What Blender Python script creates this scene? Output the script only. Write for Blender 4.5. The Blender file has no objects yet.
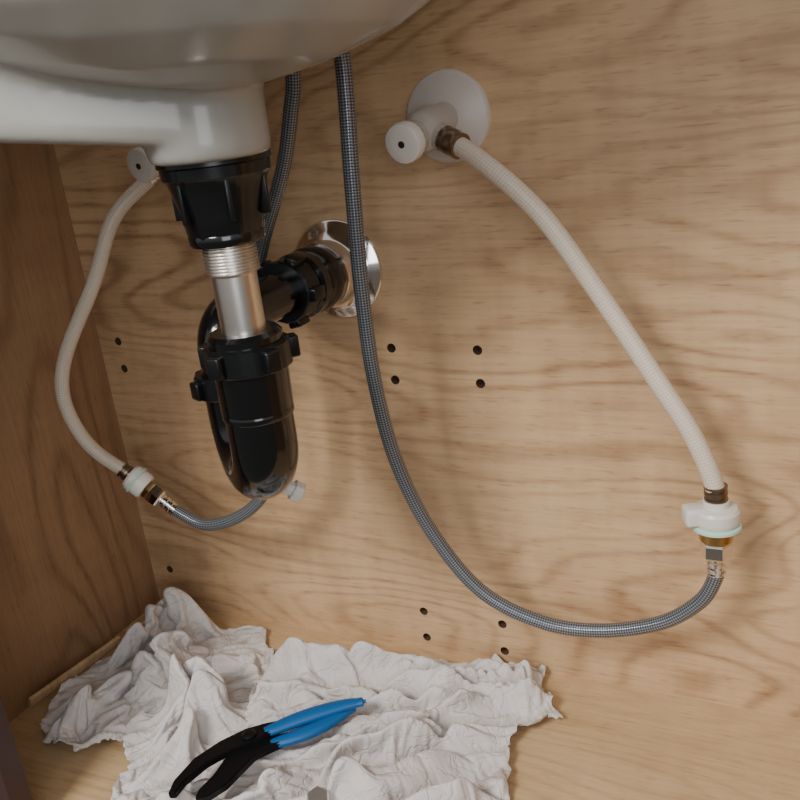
import bpy, bmesh, math, random
from mathutils import Vector, Matrix, noise
from math import sin, cos, pi, radians
random.seed(4)
scene=bpy.context.scene
col=scene.collection

# ---------------------------------------------------------------- helpers
def link(o,parent=None):
    col.objects.link(o)
    if parent: o.parent=parent
    return o
def empty(name):
    o=bpy.data.objects.new(name,None); o.empty_display_size=.02
    return link(o)
def mesh_obj(name,verts,faces,mat=None,parent=None,smooth=True,ang=35,uvs=None):
    me=bpy.data.meshes.new(name); me.from_pydata([tuple(v) for v in verts],[],faces)
    bm=bmesh.new(); bm.from_mesh(me)
    bmesh.ops.recalc_face_normals(bm,faces=bm.faces); bm.to_mesh(me); bm.free()
    if smooth:
        me.polygons.foreach_set("use_smooth",[True]*len(me.polygons))
        me.set_sharp_from_angle(angle=radians(ang))
    o=bpy.data.objects.new(name,me)
    if mat: me.materials.append(mat)
    return link(o,parent)
def frame(axis):
    a=Vector(axis).normalized()
    t=Vector((0,0,1)) if abs(a.z)<.9 else Vector((1,0,0))
    u=a.cross(t).normalized(); v=a.cross(u).normalized()
    return a,u,v
def lathe(name,prof,origin,axis=(0,0,1),mat=None,parent=None,segs=48,mod=None,ang=35,closed=False):
    a,u,v=frame(axis); O=Vector(origin); vs=[];fs=[]
    n=len(prof)
    for k,(r,h) in enumerate(prof):
        for s in range(segs):
            th=2*pi*s/segs
            rr=r*(mod(th,k) if mod else 1)
            vs.append(O+a*h+(u*cos(th)+v*sin(th))*rr)
    rng=n if closed else n-1
    for k in range(rng):
        k2=(k+1)%n
        for s in range(segs):
            s2=(s+1)%segs
            fs.append((k*segs+s,k*segs+s2,k2*segs+s2,k2*segs+s))
    if not closed:
        fs.append(tuple(range(segs))); fs.append(tuple((n-1)*segs+s for s in range(segs)))
    return mesh_obj(name,vs,fs,mat,parent,ang=ang)
def catmull(pts,per=12):
    P=[Vector(p) for p in pts]; P=[P[0]*2-P[1]]+P+[P[-1]*2-P[-2]]
    out=[]
    for i in range(1,len(P)-2):
        p0,p1,p2,p3=P[i-1:i+3]
        for j in range(per):
            t=j/per
            out.append(.5*((2*p1)+(p2-p0)*t+(2*p0-5*p1+4*p2-p3)*t*t+(3*p1-p0-3*p2+p3)*t**3))
    out.append(P[-2]); return out
def tube(name,pts,rad,mat=None,parent=None,segs=24,per=12,smoothpath=True,flat=1.0,cap=True,ang=50,relax=0):
    path=catmull(pts,per) if smoothpath else [Vector(p) for p in pts]
    for _ in range(relax):
        path=[path[0]]+[(path[i-1]+path[i]*2+path[i+1])/4 for i in range(1,len(path)-1)]+[path[-1]]
    n=len(path); R=rad if callable(rad) else (lambda t:rad)
    T=(path[1]-path[0]).normalized(); _,u,_=frame(T)
    vs=[];L=0;Ls=[]
    for i,p in enumerate(path):
        if i>0: L+=(p-path[i-1]).length
        Ls.append(L)
    for i,p in enumerate(path):
        Tn=(path[min(i+1,n-1)]-path[max(i-1,0)]).normalized()
        u=(u-Tn*u.dot(Tn)).normalized(); v=Tn.cross(u)
        r=R(Ls[i]/L)
        for s in range(segs):
            th=2*pi*s/segs; vs.append(p+u*cos(th)*r+v*sin(th)*r*flat)
    fs=[];uv=[]
    for i in range(n-1):
        for s in range(segs):
            s2=(s+1)%segs
            fs.append((i*segs+s,i*segs+s2,(i+1)*segs+s2,(i+1)*segs+s))
            a,b=s/segs,(s+1)/segs; c,d=Ls[i]*100,Ls[i+1]*100
            uv.append([(a,c),(b,c),(b,d),(a,d)])
    if cap:
        fs.append(tuple(range(segs))); uv.append([(0,0)]*segs)
        fs.append(tuple((n-1)*segs+s for s in range(segs))); uv.append([(0,0)]*segs)
    me=bpy.data.meshes.new(name); me.from_pydata([tuple(x) for x in vs],[],fs)
    ul=me.uv_layers.new(name="UVMap"); i=0
    for f in uv:
        for q in f: ul.data[i].uv=q; i+=1
    me.polygons.foreach_set("use_smooth",[True]*len(me.polygons)); me.set_sharp_from_angle(angle=radians(ang))
    if mat: me.materials.append(mat)
    return link(bpy.data.objects.new(name,me),parent)
def box(name,lo,hi,mat=None,parent=None,bev=0,M=None):
    bm=bmesh.new(); bmesh.ops.create_cube(bm,size=1)
    lo=Vector(lo);hi=Vector(hi);c=(lo+hi)/2;s=hi-lo
    for v in bm.verts: v.co=Vector((v.co.x*s.x+c.x,v.co.y*s.y+c.y,v.co.z*s.z+c.z))
    if bev: bmesh.ops.bevel(bm,geom=list(bm.edges),offset=bev,segments=3,affect='EDGES',profile=.5)
    if M: bm.transform(M)
    me=bpy.data.meshes.new(name); bm.to_mesh(me); bm.free()
    if bev:
        me.polygons.foreach_set("use_smooth",[True]*len(me.polygons)); me.set_sharp_from_angle(angle=radians(40))
    if mat: me.materials.append(mat)
    return link(bpy.data.objects.new(name,me),parent)
def prism(name,poly,z0,z1,mat,parent,M,bev=.0012):
    bm=bmesh.new()
    vs=[bm.verts.new((x,y,z0)) for x,y in poly]; f=bm.faces.new(vs)
    r=bmesh.ops.extrude_face_region(bm,geom=[f])
    for v in r['geom']:
        if isinstance(v,bmesh.types.BMVert): v.co.z=z1
    bmesh.ops.recalc_face_normals(bm,faces=bm.faces)
    bmesh.ops.bevel(bm,geom=list(bm.edges),offset=bev,segments=2,affect='EDGES')
    bm.transform(M); me=bpy.data.meshes.new(name); bm.to_mesh(me); bm.free()
    me.polygons.foreach_set("use_smooth",[True]*len(me.polygons)); me.set_sharp_from_angle(angle=radians(40))
    me.materials.append(mat)
    return link(bpy.data.objects.new(name,me),parent)

# ---------------------------------------------------------------- materials
def srgb(r,g,b):
    f=lambda c:(c/255/12.92 if c/255<=.04045 else ((c/255+.055)/1.055)**2.4)
    return (f(r),f(g),f(b),1)
class NT:
    def __init__(s,name):
        s.m=bpy.data.materials.new(name); s.m.use_nodes=True; s.t=s.m.node_tree
        s.b=s.t.nodes['Principled BSDF']
    def n(s,ty,**kw):
        x=s.t.nodes.new(ty)
        for k,v in kw.items(): setattr(x,k,v)
        return x
    def l(s,a,b): s.t.links.new(a,b)
    def math(s,op,a,b=None,clamp=False):
        x=s.n('ShaderNodeMath',operation=op); x.use_clamp=clamp
        for i,q in enumerate((a,b)):
            if q is None: continue
            if hasattr(q,'links'): s.l(q,x.inputs[i])
            else: x.inputs[i].default_value=q
        return x.outputs[0]
    def mix(s,f,a,b,mode='MIX'):
        x=s.n('ShaderNodeMix',data_type='RGBA',blend_type=mode)
        for i,q in ((0,f),(6,a),(7,b)):
            if hasattr(q,'links'): s.l(q,x.inputs[i])
            else: x.inputs[i].default_value=q
        return x.outputs[2]
    def noise(s,vec,scale,detail=2,rough=.5,dist=0):
        x=s.n('ShaderNodeTexNoise'); s.l(vec,x.inputs['Vector']); x.inputs['Scale'].default_value=scale
        x.inputs['Detail'].default_value=detail; x.inputs['Roughness'].default_value=rough; x.inputs['Distortion'].default_value=dist
        return x.outputs['Fac']
    def bump(s,h,strength,dist):
        x=s.n('ShaderNodeBump'); x.inputs['Strength'].default_value=strength; x.inputs['Distance'].default_value=dist
        s.l(h,x.inputs['Height']); s.l(x.outputs[0],s.b.inputs['Normal'])
def plain(name,c,rough=.5,metal=0,noise_amt=.06,scale=60,bump=0,coat=0,spec=.5):
    N=NT(name); tc=N.n('ShaderNodeTexCoord')
    f=N.noise(tc.outputs['Object'],scale,3)
    d=tuple(x*(1-noise_amt*2) for x in c[:3])+(1,)
    N.l(N.mix(f,c,d),N.b.inputs['Base Color'])
    N.b.inputs['Roughness'].default_value=rough; N.b.inputs['Metallic'].default_value=metal
    N.b.inputs['Coat Weight'].default_value=coat; N.b.inputs['Specular IOR Level'].default_value=spec
    if bump: N.bump(f,bump,.001)
    return N.m
def wood(name,along,across,base,dark,seed=0,ca=1.8,cs=6.0,cmul=13,rough=.45,kc=.35,kf=.35,kt=.38):
    N=NT(name); tc=N.n('ShaderNodeTexCoord'); sp=N.n('ShaderNodeSeparateXYZ'); N.l(tc.outputs['Object'],sp.inputs[0])
    A=sp.outputs[along]; Cc=sp.outputs[across]
    def vec(sa,sc,off=0):
        c=N.n('ShaderNodeCombineXYZ'); N.l(N.math('MULTIPLY',A,sa),c.inputs[0]); N.l(N.math('MULTIPLY',Cc,sc),c.inputs[1]); c.inputs[2].default_value=seed+off
        return c.outputs[0]
    ring=N.noise(vec(ca,cs),1,1.0,.35,.1)
    wob=N.noise(vec(14,30,21),1,2,.5)
    ring=N.math('ADD',ring,N.math('MULTIPLY',wob,.025))
    sn=N.math('SINE',N.math('MULTIPLY',ring,cmul*6.28))
    sn=N.math('MULTIPLY_ADD',sn,.5); sn.node.inputs[2].default_value=.5
    sn=N.math('POWER',sn,3.5)
    fine=N.noise(vec(9,230,3),1,3,.6)
    fleck=N.noise(vec(60,420,7),1,1,.5)
    fleck=N.math('MULTIPLY',N.math('SUBTRACT',fleck,.58,True),4,True)
    tone=N.noise(vec(1.2,7,11),1,2,.5)
    tone2=N.noise(vec(38,10,15),1,2,.5)
    mask=N.noise(vec(2.0,4,31),1,1,.5)
    mk=N.math('MULTIPLY_ADD',N.math('MULTIPLY',N.math('SUBTRACT',mask,.32,True),2.6,True),.75); mk.node.inputs[2].default_value=.25
    band=N.math('MULTIPLY',N.math('MULTIPLY',sn,kc),mk)
    s=N.math('ADD',band,N.math('MULTIPLY',N.math('SUBTRACT',fine,.35,True),kf*2))
    s=N.math('ADD',s,N.math('MULTIPLY',N.math('SUBTRACT',tone,.4),.45))
    s=N.math('ADD',s,N.math('MULTIPLY',N.math('SUBTRACT',tone2,.5),kt))
    s=N.math('ADD',s,N.math('MULTIPLY',fleck,.4),True)
    N.l(N.mix(s,base,dark),N.b.inputs['Base Color'])
    N.b.inputs['Roughness'].default_value=rough
    N.bump(fine,.08,.0006)
    return N.m
M_back=wood('wood_laminate_back',0,2,srgb(208,174,134),srgb(144,108,75),4.4,ca=2.0,cs=8,cmul=22,kc=.55,kt=.6)
M_floor=wood('wood_laminate_floor',0,1,srgb(210,179,137),srgb(154,119,82),9.0,cs=11,cmul=18)
M_left=wood('wood_laminate_side_shaded',2,1,srgb(164,130,97),srgb(112,83,60),5.0,cs=8,cmul=12,kc=.45)  # base colour darkened to carry the weaker light on the side panel
M_frame=plain('dark_laminate',srgb(66,44,42),.4)
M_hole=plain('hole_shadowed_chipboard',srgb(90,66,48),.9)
M_cer=plain('ceramic',srgb(160,158,151),.25,0,.02,8,coat=.15)
M_black=plain('black_abs_plastic',srgb(11,12,14),.15,0,.1,40,coat=.4)
M_blackm=plain('black_nut_plastic',srgb(14,16,18),.26,0,.1,60)
M_chrome=plain('chrome',srgb(232,229,225),.1,1,.02)
M_steel=plain('brushed_steel',srgb(232,227,220),.30,1,.06,200)
M_brass=plain('brass',srgb(200,165,105),.28,1,.1)
M_crimp=plain('aged_crimp_metal',srgb(150,132,112),.38,1,.12)
M_wp=plain('white_plastic',srgb(222,217,208),.35,0,.03)
M_wp2=plain('white_plastic_teal_tint',srgb(190,222,206),.35,0,.05)
M_plate=plain('white_escutcheon',srgb(200,191,183),.4,0,.03)
M_body=plain('grey_valve_plastic',srgb(176,168,158),.35,0,.04)
M_dark=plain('knob_hole_dark',srgb(40,34,30),.5)
M_blue=plain('blue_dipped_vinyl',srgb(6,90,152),.4,0,.05,60)
M_tool=plain('blackened_steel',srgb(28,28,30),.42,.6,.1,120)
def braid(name,c1,c2,n,m,rough,k,metal=0):
    N=NT(name); tc=N.n('ShaderNodeTexCoord'); sp=N.n('ShaderNodeSeparateXYZ'); N.l(tc.outputs['UV'],sp.inputs[0])
    U=N.math('MULTIPLY',sp.outputs[0],2*pi*n); V=N.math('MULTIPLY',sp.outputs[1],2*pi*m)
    a=N.math('SINE',N.math('ADD',U,V)); b=N.math('SINE',N.math('SUBTRACT',U,V))
    w=N.math('MULTIPLY_ADD',N.math('MULTIPLY',a,b),.5); w.node.inputs[2].default_value=.5
    ns=N.noise(tc.outputs['Object'],35,3)
    f=N.math('POWER',w,k)
    c=N.mix(f,c1,c2)
    c=N.mix(N.math('MULTIPLY',ns,.25),c,c1)
    N.l(c,N.b.inputs['Base Color']); N.b.inputs['Roughness'].default_value=rough; N.b.inputs['Metallic'].default_value=metal
    N.bump(w,.4,.0005)
    return N.m
M_gh=braid('grey_braid',srgb(60,63,68),srgb(178,183,190),8,2.3,.28,1.8,.45)
M_wh=braid('white_braid',srgb(200,184,164),srgb(226,214,198),9,2.0,.4,1.0)
def clothmat():
    N=NT('white_cotton'); tc=N.n('ShaderNodeTexCoord')
    f=N.noise(tc.outputs['Object'],9,4); g=N.noise(tc.outputs['Object'],900,2)
    N.l(N.mix(f,srgb(222,217,213),srgb(196,189,186)),N.b.inputs['Base Color'])
    N.b.inputs['Roughness'].default_value=.95; N.b.inputs['Specular IOR Level'].default_value=.15
    N.b.inputs['Sheen Weight'].default_value=.1
    r=N.noise(tc.outputs['Object'],42,2,.5,1.2)
    r=N.math('ABSOLUTE',N.math('SUBTRACT',r,.5))
    r=N.math('MULTIPLY',N.math('MINIMUM',r,.08),10)
    h=N.math('ADD',N.math('MULTIPLY',r,1.0),N.math('MULTIPLY',g,.12))
    N.bump(h,.45,.0022); return N.m
M_cloth=clothmat()

# ---------------------------------------------------------------- room shell
holes=[(x,z) for x in (.028,.3695,.457) for z in (.338,.306,.048,.016)]
def back_wall():
    bm=bmesh.new(); bmesh.ops.create_cube(bm,size=1)
    lo=Vector((-.02,0,-.02));hi=Vector((1.02,.018,.80));c=(lo+hi)/2;s=hi-lo
    for v in bm.verts: v.co=Vector((v.co.x*s.x+c.x,v.co.y*s.y+c.y,v.co.z*s.z+c.z))
    me=bpy.data.meshes.new('wall_back'); bm.to_mesh(me); bm.free()
    w=link(bpy.data.objects.new('wall_back',me)); me.materials.append(M_back); me.materials.append(M_hole)
    bm=bmesh.new()
    for x,z in holes:
        bmesh.ops.create_cone(bm,cap_ends=True,segments=20,radius1=.0046,radius2=.0046,depth=.024,
            matrix=Matrix.Translation((x,0,z))@Matrix.Rotation(pi/2,4,'X'))
    cm=bpy.data.meshes.new('cut'); bm.to_mesh(cm); bm.free()
    cut=link(bpy.data.objects.new('cut',cm))
    md=w.modifiers.new('b','BOOLEAN'); md.object=cut; md.solver='EXACT'; md.operation='DIFFERENCE'
    dg=bpy.context.evaluated_depsgraph_get(); nm=bpy.data.meshes.new_from_object(w.evaluated_get(dg))
    w.modifiers.clear(); w.data=nm; bpy.data.objects.remove(cut)
    nm.materials.clear(); nm.materials.append(M_back); nm.materials.append(M_hole)
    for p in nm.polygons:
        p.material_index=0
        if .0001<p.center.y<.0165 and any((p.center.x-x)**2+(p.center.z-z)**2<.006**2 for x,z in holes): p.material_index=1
    return w
WB=back_wall()
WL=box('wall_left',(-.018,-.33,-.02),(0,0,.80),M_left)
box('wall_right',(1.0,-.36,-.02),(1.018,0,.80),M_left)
FL=box('floor',(-.018,-.36,-.018),(1.0,0,0),M_floor)
box('trim_1',(-.02,-.352,-.10),(.143,-.332,.80),M_frame)

# ---------------------------------------------------------------- sink basin
def basin():
    cx,cy,rx,ry=.368,-.270,.315,.215
    prof=[(0.001,.581),(.15,.581),(.26,.584),(.385,.591),(.52,.604),(.62,.620),(.75,.650),(.86,.682),(.94,.715),(1.0,.76),(1.01,.775),(.99,.782),(.95,.778),(.88,.73),(.78,.692),(.62,.652),(.4,.624),(.2,.611),(.001,.608)]
    rise=lambda x,y:.17*max(0,.42-x)+.07*max(0,-.26-y)
    segs=96;vs=[];fs=[]
    for r,z in prof:
        for s in range(segs):
            th=2*pi*s/segs; x=cx+rx*r*cos(th); y=cy+ry*r*sin(th)
            vs.append((x,y,z+rise(x,y)*max(0,min(1,(.775-z)/.17))))
    for k in range(len(prof)-1):
        for s in range(segs):
            s2=(s+1)%segs; fs.append((k*segs+s,k*segs+s2,(k+1)*segs+s2,(k+1)*segs+s))
    fs.append(tuple(range(segs))[::-1]); fs.append(tuple((len(prof)-1)*segs+s for s in range(segs)))
    o=len(vs)
    P0=Vector((.384,-.240));r0=.038;P1=Vector((.190,-.322));r1=.085
    cont=[]
    N_=240
    for i in range(N_):
        th=2*pi*i/N_; n=Vector((cos(th),sin(th)))
        a=P0.dot(n)+r0; b=P1.dot(n)+r1
        cont.append(P0+n*r0 if a>b else P1+n*r1)
    L=[0]
    for i in range(N_): L.append(L[-1]+(cont[(i+1)%N_]-cont[i]).length)
    K=120; res=[]
    j=0
    for i in range(K):
        t=L[-1]*i/K
        while L[j+1]<t: j+=1
        f=(t-L[j])/max(1e-9,L[j+1]-L[j]); res.append(cont[j].lerp(cont[(j+1)%N_],f))
    d=(P1-P0)
    lev=[(-.010,0),(-.004,.0015),(-.001,.005),(0,.010),(0,1.0)]
    for off,h in lev:
        for i,p in enumerate(res):
            tn=(res[(i+1)%K]-res[i-1]).normalized(); n=Vector((tn.y,-tn.x))
            q=p+n*off
            s=max(0,min(1.3,(q-P0).dot(d)/d.length_squared))
            z0=.551+.022*min(1,s/.7)
            z=.600+rise(q.x,q.y) if h==1.0 else z0+h*.8
            vs.append((q.x,q.y,z))
    for k in range(len(lev)-1):
        for i in range(K):
            i2=(i+1)%K; fs.append((o+k*K+i,o+k*K+i2,o+(k+1)*K+i2,o+(k+1)*K+i))
    fs.append(tuple(o+i for i in range(K))[::-1]); fs.append(tuple(o+(len(lev)-1)*K+i for i in range(K)))
    o=len(vs); K=64
    for r,z in [(.0350,.5415),(.0380,.5425),(.0400,.546),(.0400,.598)]:
        for i in range(K): vs.append((P0.x+r*cos(2*pi*i/K),P0.y+r*sin(2*pi*i/K),z))
    for k in range(3):
        for i in range(K):
            i2=(i+1)%K; fs.append((o+k*K+i,o+k*K+i2,o+(k+1)*K+i2,o+(k+1)*K+i))
    fs.append(tuple(o+i for i in range(K))[::-1]); fs.append(tuple(o+3*K+i for i in range(K)))
    ob=mesh_obj('sink_basin',vs,fs,M_cer)
    m=ob.modifiers.new('r','REMESH'); m.mode='VOXEL'; m.voxel_size=.003; m.use_smooth_shade=True
    m=ob.modifiers.new('s','SMOOTH'); m.factor=.6; m.iterations=9
    return ob
basin()

# ---------------------------------------------------------------- P-trap and drain
trap=empty('sink_drain_p_trap')
DX,DY=.378,-.230; OX,OY=.323,-.188
D=lambda z:(DX,DY,z)
lathe('drain_flange',[(.020,.538),(.036,.538),(.038,.539),(.038,.545),(.036,.547),(.02,.547)],(DX,DY,0),mat=M_blackm,parent=trap)
def ribs(th,k): return 1+.03*max(0,cos(th*6))**6
lathe('drain_cone',[(.018,.490),(.0240,.490),(.0255,.492),(.0275,.506),(.031,.522),(.0335,.529),(.0355,.531),(.0360,.538),(.02,.538)],(DX,DY,0),mat=M_blackm,parent=trap,segs=96,mod=ribs)
for i in range(6):
    a=i*pi/3+.3
    M=Matrix.Translation((DX,DY,0))@Matrix.Rotation(a,4,'Z')
    box('drain_rib_%d'%i,(.025,-.0018,.503),(.0335,.0018,.535),M_blackm,trap,.0008,M)
lathe('drain_collar',[(.0185,.486),(.0250,.486),(.0262,.488),(.0262,.493),(.0250,.495),(.0185,.495)],(DX,DY,0),mat=M_black,parent=trap)
prof=[(.012,.395)]
prof+=[(.0158,.395),(.0158,.464),(.0180,.4655)]
z=.466
while z<.488:
    prof+=[(.0190,z),(.0178,z+.0011)]; z+=.0022
prof+=[(.0175,.493),(.012,.493)]
lathe('tailpiece',prof,(DX,DY,0),mat=M_steel,parent=trap,ang=25)
sep=Vector((OX-DX,OY-DY,0)); R=sep.length/2; sd=sep.normalized(); zc=.341
mid=Vector((DX,DY,zc))+sep/2
path=[Vector(D(.405)),Vector(D(.38)),Vector(D(.36))]
for i in range(25):
    th=pi*i/24; path.append(mid-sd*R*cos(th)+Vector((0,0,-R*sin(th))))
path+=[Vector((OX,OY,.355)),Vector((OX,OY,.380))]
tube('u_bend',path,lambda t:.0248-.0038*max(0,min(1,(t-.35)/.4)),M_black,trap,segs=40,smoothpath=False)
lathe('inlet_seam_ring',[(.02,.360),(.0252,.360),(.0262,.3615),(.0262,.3645),(.0255,.366),(.02,.366)],(DX,DY,0),mat=M_black,parent=trap)
lathe('inlet_cup',[(.0245,.364),(.0262,.366),(.0268,.395),(.02,.395)],(DX,DY,0),mat=M_black,parent=trap)
def nut(name,c,ax,r,h,par,nl=4,rot=0,mat=M_blackm,ll=.012):
    lathe(name,[(r*.62,0),(r*.95,0),(r,.0015),(r,h-.0015),(r*.93,h),(r*.62,h)],c,ax,mat,par,segs=64,
          mod=lambda th,k:1+.02*(1 if cos(th*16)>.3 else 0))
    a,u,v=frame(ax)
    for i in range(nl):
        th=rot+2*pi*i/nl; rd=u*cos(th)+v*sin(th); tg=a.cross(rd)
        M=Matrix(((rd.x,tg.x,a.x,c[0]),(rd.y,tg.y,a.y,c[1]),(rd.z,tg.z,a.z,c[2]),(0,0,0,1)))
        box(name+'_lug_%d'%i,(r*.9,-ll/2,.002),(r*1.2,ll/2,h-.002),mat,par,.0018,M)
nut('inlet_nut',(DX,DY,.396),(0,0,1),.0305,.020,trap,5,.5)
lathe('inlet_nut_collar',[(.016,.414),(.025,.414),(.0265,.416),(.0265,.421),(.024,.424),(.016,.424)],(DX,DY,0),mat=M_black,parent=trap)
nut('outlet_nut',(OX,OY,.360),(0,0,1),.0262,.018,trap,5,.2)
ZP=.417
pth=[Vector((OX,OY,.372)),Vector((OX,OY,.388)),Vector((OX,OY,.394))]
rb=.023
for i in range(13):
    th=pi/2*i/12; pth.append(Vector((OX,OY+rb-rb*cos(th),ZP-rb+rb*sin(th))))
pth+=[Vector((OX,-.14,ZP)),Vector((OX,-.02,.4155))]
tube('outlet_arm',pth,.0195,M_black,trap,segs=36,smoothpath=False)
nut('wall_arm_nut',(OX,-.098,.4165),(0,1,0),.027,.022,trap,5,.1)
lathe('wall_rubber_sleeve',[(.018,0),(.026,0),(.029,.003),(.029,.012),(.026,.015),(.028,.018),(.030,.022),(.030,.040),(.028,.043),(.018,.043)],(OX,-.074,.416),(0,1,0),M_black,trap)
lathe('chrome_wall_flange',[(.020,-.030),(.026,-.030),(.028,-.028),(.0285,-.016),(.031,-.011),(.038,-.007),(.0455,-.003),(.0475,-.0015),(.0475,0),(.02,0)],(OX,0,.4145),(0,1,0),M_chrome,trap,segs=64,ang=60)
lathe('cleanout_plug',[(.002,0),(.0075,0),(.0085,.001),(.0085,.008),(.006,.009),(.006,.018),(.002,.018)],(.375,-.190,.277),(-.45,-.35,.45),M_wp,trap,segs=8)

# ---------------------------------------------------------------- valves
def valve(x,z,kx,kz,outdir):
    e=empty('angle_stop_valve')
    lathe('escutcheon',[(.01,-.010),(.018,-.010),(.022,-.008),(.034,-.0055),(.0365,-.004),(.0375,-.002),(.0375,0),(.01,0)],(x,0,z),(0,1,0),M_plate,e,segs=64,ang=60)
    K=Vector((kx,-.078,kz)); W=Vector((x,-.006,z)); ax=(K-W).normalized()
    lathe('body_tube',[(.008,0),(.0130,0),(.0130,.018),(.016,.020),(.0165,.024),(.0165,.040),(.0145,.044),(.0115,.048),(.0115,.056),(.008,.058)],W,ax,M_body,e)
    lathe('stem_collar',[(.006,.0),(.0125,0),(.0125,.006),(.006,.006)],W+ax*.050,ax,M_body,e)
    lathe('knob',[(.004,.0),(.0135,0),(.0154,.0015),(.0158,.004),(.0158,.009),(.0152,.0115),(.0138,.0125),(.004,.0125)],W+ax*.060,ax,M_wp,e,segs=60,
        mod=lambda th,k:1+.012*cos(th*20) if 1<k<6 else 1)
    lathe('knob_hole_disc',[(.0004,.0),(.0028,0),(.0028,.0008),(.0004,.0008)],W+ax*.0722,ax,M_dark,e,segs=16)  # dark disc, its colour standing for shade in the knob's centre hole
    o=W+ax*.032; dd=Vector(outdir).normalized()
    lathe('outlet_spout',[(.005,0),(.0095,0),(.0095,.014),(.0105,.015),(.0105,.021),(.005,.021)],o,dd,M_body,e)
    return o+dd*.021,dd
pR,dR=valve(.450,.542,.441,.528,(.86,-.35,-.38))
pL,dL=valve(.186,.540,.177,.529,(-.70,-.30,-.65))
def ferrule(name,p,d,r,L,mat,par,rings=3,dep=.86):
    pr=[(r*.6,0),(r,0)]
    for i in range(rings):
        a=L*(i+.5)/rings
        pr+=[(r,a-L*.12),(r*dep,a-L*.06),(r*dep,a+L*.06),(r,a+L*.12)]
    pr+=[(r,L),(r*.6,L)]
    return lathe(name,pr,p,d,mat,par,segs=32)
hexm=lambda th,k: 1/max(.86,cos(((th+pi/6)%(pi/3))-pi/6))
# white hose right
h=empty('white_braided_supply_hose')
ptsW=[pR+dR*.004,pR+dR*.018,(.512,-.068,.503),(.545,-.066,.470),(.571,-.062,.430),(.601,-.060,.381),(.630,-.060,.333),(.652,-.060,.297),(.666,-.060,.264),(.671,-.060,.246)]
tube('hose',ptsW,.0076,M_wh,h,relax=20)
ferrule('crimp_valve_end',pR-dR*.002,dR,.0105,.020,M_crimp,h,2,.94)
ferrule('crimp_coupling_end',(.671,-.060,.240),(-.03,0,1),.0090,.012,M_crimp,h,2)
X0=.671
lathe('collar',[(.008,.2195),(.0160,.2195),(.0176,.2215),(.0178,.2245),(.0178,.231),(.0160,.2335),(.0105,.235),(.0100,.240),(.008,.240)],(X0,-.060,0),mat=M_wp,parent=h,segs=40)
lathe('collar_rim',[(.008,.2155),(.0175,.2155),(.0192,.2165),(.0192,.2185),(.0175,.2200),(.008,.2200)],(X0,-.060,0),mat=M_wp2,parent=h,segs=40)
box('collar_tab',(-.0255,-.0085,.221),(-.008,.0085,.236),M_wp,h,.003,Matrix.Translation((X0,-.060,0))@Matrix.Rotation(.45,4,'Z'))
lathe('brass_nut',[(.006,.204),(.0115,.204),(.0130,.206),(.0130,.214),(.0110,.216),(.006,.216)],(X0,-.060,0),mat=M_brass,parent=h,segs=24)
lathe('hex_nut',[(.005,.190),(.0100,.190),(.0110,.192),(.0110,.202),(.0100,.204),(.005,.204)],(X0,-.060,0),mat=M_chrome,parent=h,segs=48,mod=hexm,ang=20)
# grey hose right
g=empty('grey_braided_supply_hose')
ferrule('crimp',(X0,-.060,.174),(0,0,1),.0076,.016,M_chrome,g,3)
ptsG=[(.671,-.060,.183),(.6705,-.060,.170),(.658,-.060,.145),(.626,-.060,.119),(.574,-.062,.103),(.523,-.07,.108),(.472,-.08,.138),(.434,-.09,.200),(.414,-.10,.270),(.409,-.11,.346),(.411,-.115,.423),(.418,-.12,.509),(.422,-.12,.566),(.423,-.12,.599),(.423,-.125,.66)]
tube('hose',ptsG,.0062,M_gh,g,per=20)

# white hose left
h=empty('white_braided_supply_hose')
c1=Vector((.097,-.101,.232)); c2=Vector((.149,-.09,.183)); dc=(c2-c1).normalized()
ptsL=[pL+dL*.004,pL+dL*.014,(.132,-.077,.485),(.108,-.09,.429),(.068,-.11,.364),(.057,-.12,.315),(.068,-.112,.262),c1-dc*.004,c1+dc*.006]
tube('hose',ptsL,.0070,M_wh,h,relax=25)
ferrule('crimp_valve_end',pL-dL*.002,dL,.0094,.012,M_chrome,h,3)
ferrule('crimp_coupling_end',c1-dc*.002,dc,.0085,.012,M_crimp,h,2)
lathe('collar',[(.006,.008),(.0115,.008),(.0138,.011),(.0138,.026),(.0125,.029),(.006,.029)],c1,dc,M_wp,h)
lathe('collar_rim',[(.006,.015),(.0150,.015),(.0155,.0165),(.0150,.018),(.006,.018)],c1,dc,M_wp2,h)
lathe('hex_nut',[(.005,.029),(.0085,.029),(.0090,.030),(.0090,.032),(.0085,.034),(.005,.034)],c1,dc,M_brass,h,segs=48,mod=hexm,ang=20)
lathe('hex_nut_steel',[(.005,.034),(.0085,.034),(.0092,.036),(.0092,.046),(.0080,.048),(.005,.048)],c1,dc,M_chrome,h,segs=48,mod=hexm,ang=20)
g=empty('grey_braided_supply_hose')
ferrule('crimp',c1+dc*.048,dc,.0072,.018,M_chrome,g,3)
s0=c1+dc*.054
ptsH=[s0,s0+dc*.012,(.179,-.09,.174),(.220,-.09,.186),(.255,-.088,.212),(.283,-.085,.260),(.290,-.083,.34),(.289,-.085,.417),(.306,-.09,.457),(.345,-.10,.519),(.367,-.11,.563),(.377,-.115,.592),(.385,-.125,.66)]
tube('hose',ptsH,.0060,M_gh,g,per=20)

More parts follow.
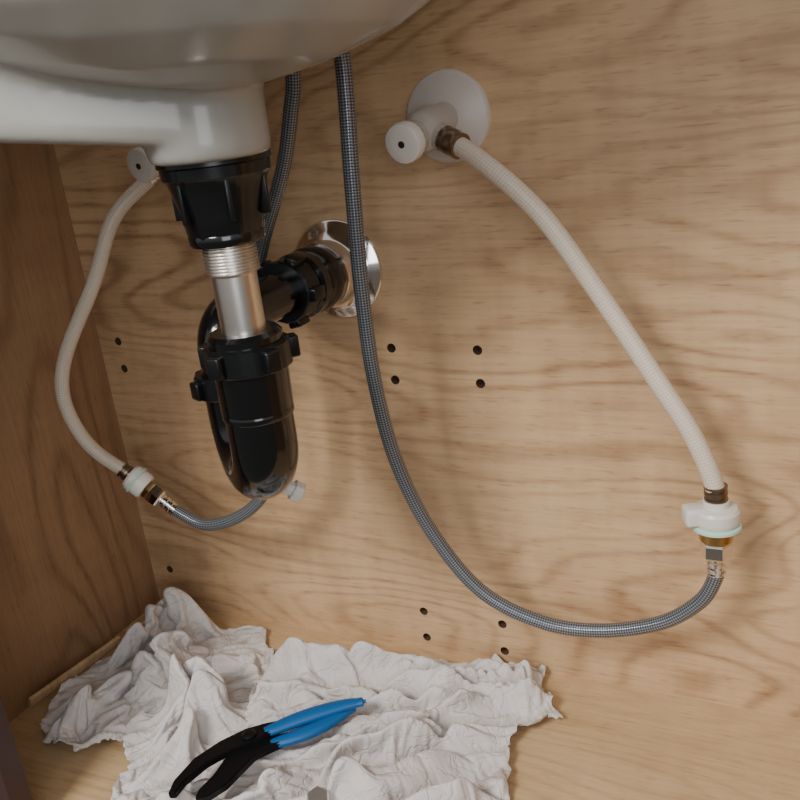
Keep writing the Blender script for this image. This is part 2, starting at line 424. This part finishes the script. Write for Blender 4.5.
# ---------------------------------------------------------------- cloths (simulated drape, frozen to plain meshes)
def sdist(p,poly):
    inside=False; dm=1e9; n=len(poly)
    for i in range(n):
        a=poly[i];b=poly[(i+1)%n]
        ex,ey=b[0]-a[0],b[1]-a[1]; wx,wy=p[0]-a[0],p[1]-a[1]
        t=max(0,min(1,(wx*ex+wy*ey)/(ex*ex+ey*ey)))
        d=math.hypot(wx-ex*t,wy-ey*t); dm=min(dm,d)
        if (a[1]>p[1])!=(b[1]>p[1]) and p[0]<(b[0]-a[0])*(p[1]-a[1])/(b[1]-a[1])+a[0]: inside=not inside
    return dm if inside else -dm
def cloth_start(name,poly,amp,freq,aniso,ang,seed,bend,step=.0038,z0=.008,bump=None,k2=.5):
    xs=[p[0] for p in poly]; ys=[p[1] for p in poly]
    x0,x1,y0,y1=min(xs),max(xs),min(ys),max(ys)
    nx=int((x1-x0)/step)+2; ny=int((y1-y0)/step)+2
    idx={};vs=[];fs=[]
    for j in range(ny):
        for i in range(nx):
            x=x0+i*step;y=y0+j*step
            sd_=sdist((x,y),poly)
            if sd_<-.002: continue
            t_=max(0,min(1,sd_/.035)); edge=.30+.70*t_*t_*(3-2*t_)
            a=ang(x,y) if callable(ang) else ang
            wx=x+.02*noise.noise(Vector((x*14,y*14,seed+3))); wy=y+.02*noise.noise(Vector((x*14,y*14,seed+5)))
            u=wx*cos(a)+wy*sin(a); v=-wx*sin(a)+wy*cos(a)
            n1=noise.noise(Vector((u*freq*aniso,v*freq,seed))); n2=noise.noise(Vector((u*freq*2.3*aniso,v*freq*2.3,seed+30)))
            zz=z0+amp*(.5+.9*n1+k2*n2)*edge
            if bump: zz+=bump(x,y)*edge
            idx[(i,j)]=len(vs); vs.append((x,y,max(z0*.5,zz)))
    for j in range(ny-1):
        for i in range(nx-1):
            k=[(i,j),(i+1,j),(i+1,j+1),(i,j+1)]
            if all(q in idx for q in k): fs.append(tuple(idx[q] for q in k))
    used=sorted({q for f in fs for q in f}); mp={q:i for i,q in enumerate(used)}
    o=mesh_obj(name,[vs[q] for q in used],[tuple(mp[q] for q in f) for f in fs],M_cloth,ang=180)
    m=o.modifiers.new('cloth','CLOTH'); s=m.settings; c=m.collision_settings
    s.quality=6; s.mass=.15; s.tension_stiffness=15; s.compression_stiffness=15; s.shear_stiffness=5; s.bending_stiffness=bend
    s.air_damping=2; s.tension_damping=10; s.compression_damping=10
    c.collision_quality=2; c.distance_min=.002; c.use_self_collision=True; c.self_distance_min=.0022; c.self_friction=8
    m.point_cache.frame_start=1; m.point_cache.frame_end=60
    return o
polyA=[(.070,-.275),(.030,-.225),(.012,-.16),(.004,-.09),(.004,-.03),(.04,-.008),(.175,-.008),(.215,-.05),(.25,-.09),(.28,-.15),(.285,-.22),(.27,-.30),(.2,-.32),(.175,-.255),(.155,-.205),(.115,-.240)]
polyB=[(.21,-.085),(.287,-.050),(.36,-.030),(.44,-.022),(.520,-.006),(.530,-.03),(.558,-.060),(.515,-.09),(.53,-.14),(.545,-.2),(.56,-.34),(.38,-.37),(.19,-.36),(.2,-.28),(.24,-.2)]
cols=[]
for o in (WB,WL,FL):
    m=o.modifiers.new('col','COLLISION'); o.collision.thickness_outer=.002; o.collision.cloth_friction=40; cols.append((o,m))
cA=cloth_start('white_cloth_rag',polyA,.105,17,.75,1.0,3.3,.10,bump=lambda x,y:.05*math.exp(-(((x-.10)/.10)**2+((y+.09)/.09)**2)))
cB=cloth_start('white_cloth_rag',polyB,.052,22,.5,lambda x,y:math.atan2(y+.02,x-.58),12.7,.08,k2=.75)
scene.frame_start=1; scene.frame_end=60
NF=24
for f in range(1,NF+1): scene.frame_set(f)
dg=bpy.context.evaluated_depsgraph_get()
for o in (cA,cB):
    nm=bpy.data.meshes.new_from_object(o.evaluated_get(dg)); o.modifiers.clear(); o.data=nm
for o,m in cols: o.modifiers.clear()
scene.frame_set(1)
PZ=.034
ps=[Vector((.297+.68*t,-.213+.73*t)) for t in (-.07,-.05,-.03,0,.02,.04,.06,.08,.10)]
for o in (cA,cB):
    for v in o.data.vertices:
        dd=min((Vector((v.co.x,v.co.y))-p).length for p in ps)
        lim=PZ-.010+max(0,dd-.020)*1.2
        if v.co.z>lim: v.co.z=lim+(v.co.z-lim)*.08
    o.data.polygons.foreach_set("use_smooth",[True]*len(o.data.polygons))
    m=o.modifiers.new('t','SOLIDIFY'); m.thickness=.0014; m.offset=0
    m=o.modifiers.new('sub','SUBSURF'); m.levels=2; m.render_levels=2

# ---------------------------------------------------------------- pliers
pl=empty('tongue_and_groove_pliers')
ud=Vector((.68,.73,.0)).normalized(); ud=(ud+Vector((0,0,.03))).normalized(); vd=Vector((0,0,1)).cross(ud).normalized(); wd=ud.cross(vd)
PM=Matrix(((ud.x,vd.x,wd.x,.297),(ud.y,vd.y,wd.y,-.213),(ud.z,vd.z,wd.z,PZ),(0,0,0,1)))
tp=lambda a:[PM@Vector(q) for q in a]
tube('handle_1',tp([(.010,.002,.003),(.035,.003,.003),(.06,.002,.003),(.085,-.001,.003),(.105,-.006,.003)]),lambda t:.0050+.0030*sin(min(1,t*1.1)*pi)**.7+ (0 if t<.98 else -.003),M_blue,pl,flat=.75)
tube('handle_2',tp([(.012,-.009,-.003),(.035,-.011,-.003),(.055,-.010,-.003),(.075,-.006,-.003),(.093,-.001,-.003)]),lambda t:.0050+.0025*sin(min(1,t*1.1)*pi)**.7,M_blue,pl,flat=.75)
prism('arm_1',[(.03,.008),(.012,.012),(-.005,.014),(-.03,.010),(-.055,.0),(-.075,-.018),(-.082,-.032),(-.076,-.034),(-.066,-.024),(-.045,-.012),(-.02,-.006),(.0,-.008),(.03,.002)],-.001,.006,M_tool,pl,PM)
prism('arm_2',[(.03,-.004),(.01,.0),(-.015,.0),(-.03,-.008),(-.042,-.022),(-.058,-.034),(-.062,-.043),(-.052,-.046),(-.034,-.040),(-.018,-.028),(-.004,-.018),(.012,-.016),(.03,-.014)],-.007,.0005,M_tool,pl,PM)
lathe('pivot_bolt',[(.001,0),(.006,0),(.0065,.001),(.0065,.003),(.005,.004),(.001,.004)],PM@Vector((-.004,.002,.005)),wd,M_tool,pl,segs=24)

box('wood_scrap_strip',(-.002,-.06,-.001),(.002,.06,.012),M_floor,None,.0005,Matrix.Translation((.018,-.160,.008))@Matrix.Rotation(-.12,4,'Z')@Matrix.Rotation(.4,4,'Y'))
lathe('metal_hose_nut',[(.004,0),(.0080,0),(.0088,.0015),(.0088,.009),(.0075,.011),(.004,.011)],(.385,-.252,.026),(.3,-.3,1),M_steel,None,segs=48,mod=hexm,ang=20)

# ---------------------------------------------------------------- lights, world
def area(name,loc,target,size,sizey,power,colr):
    L=bpy.data.lights.new(name,'AREA'); L.shape='RECTANGLE'; L.size=size; L.size_y=sizey; L.energy=power; L.color=colr
    o=bpy.data.objects.new(name,L); col.objects.link(o); o.location=loc
    o.rotation_euler=(Vector(target)-Vector(loc)).to_track_quat('-Z','Y').to_euler(); return o
area('ceiling_lamp',(.15,-1.5,1.35),(.4,-.1,.2),.5,.45,30,(1,.97,.92))
area('right_fill',(1.3,-1.6,.8),(.4,-.1,.3),.7,.9,9,(.92,.96,1))  # added cool fill from the right, also for reflections; no actual window
w=bpy.data.worlds.new('world'); scene.world=w; w.use_nodes=True
t=w.node_tree; bg=t.nodes['Background']
tc=t.nodes.new('ShaderNodeTexCoord'); sp=t.nodes.new('ShaderNodeSeparateXYZ'); rp=t.nodes.new('ShaderNodeValToRGB')
t.links.new(tc.outputs['Generated'],sp.inputs[0]); 
mm=t.nodes.new('ShaderNodeMath'); mm.operation='MULTIPLY_ADD'; mm.inputs[1].default_value=.5; mm.inputs[2].default_value=.5
t.links.new(sp.outputs[2],mm.inputs[0]); t.links.new(mm.outputs[0],rp.inputs[0]); t.links.new(rp.outputs[0],bg.inputs[0])
rp.color_ramp.elements[0].position=.38; rp.color_ramp.elements[0].color=(.20,.18,.155,1)
rp.color_ramp.elements[1].position=.58; rp.color_ramp.elements[1].color=(.87,.87,.88,1)
bg.inputs[1].default_value=.64

# ---------------------------------------------------------------- camera
cam=bpy.data.cameras.new('camera'); cam.lens=41.0; cam.sensor_width=36; cam.clip_start=.01
co=bpy.data.objects.new('camera',cam); col.objects.link(co)
Rv=Vector((.8951,.4309,-.1149)); Dn=Vector((.0472,-.3475,-.9365)); Fw=Vector((-.4434,.8329,-.3313))
co.matrix_world=Matrix(((Rv.x,-Dn.x,-Fw.x,.762),(Rv.y,-Dn.y,-Fw.y,-.7325),(Rv.z,-Dn.z,-Fw.z,.577),(0,0,0,1)))
scene.camera=co
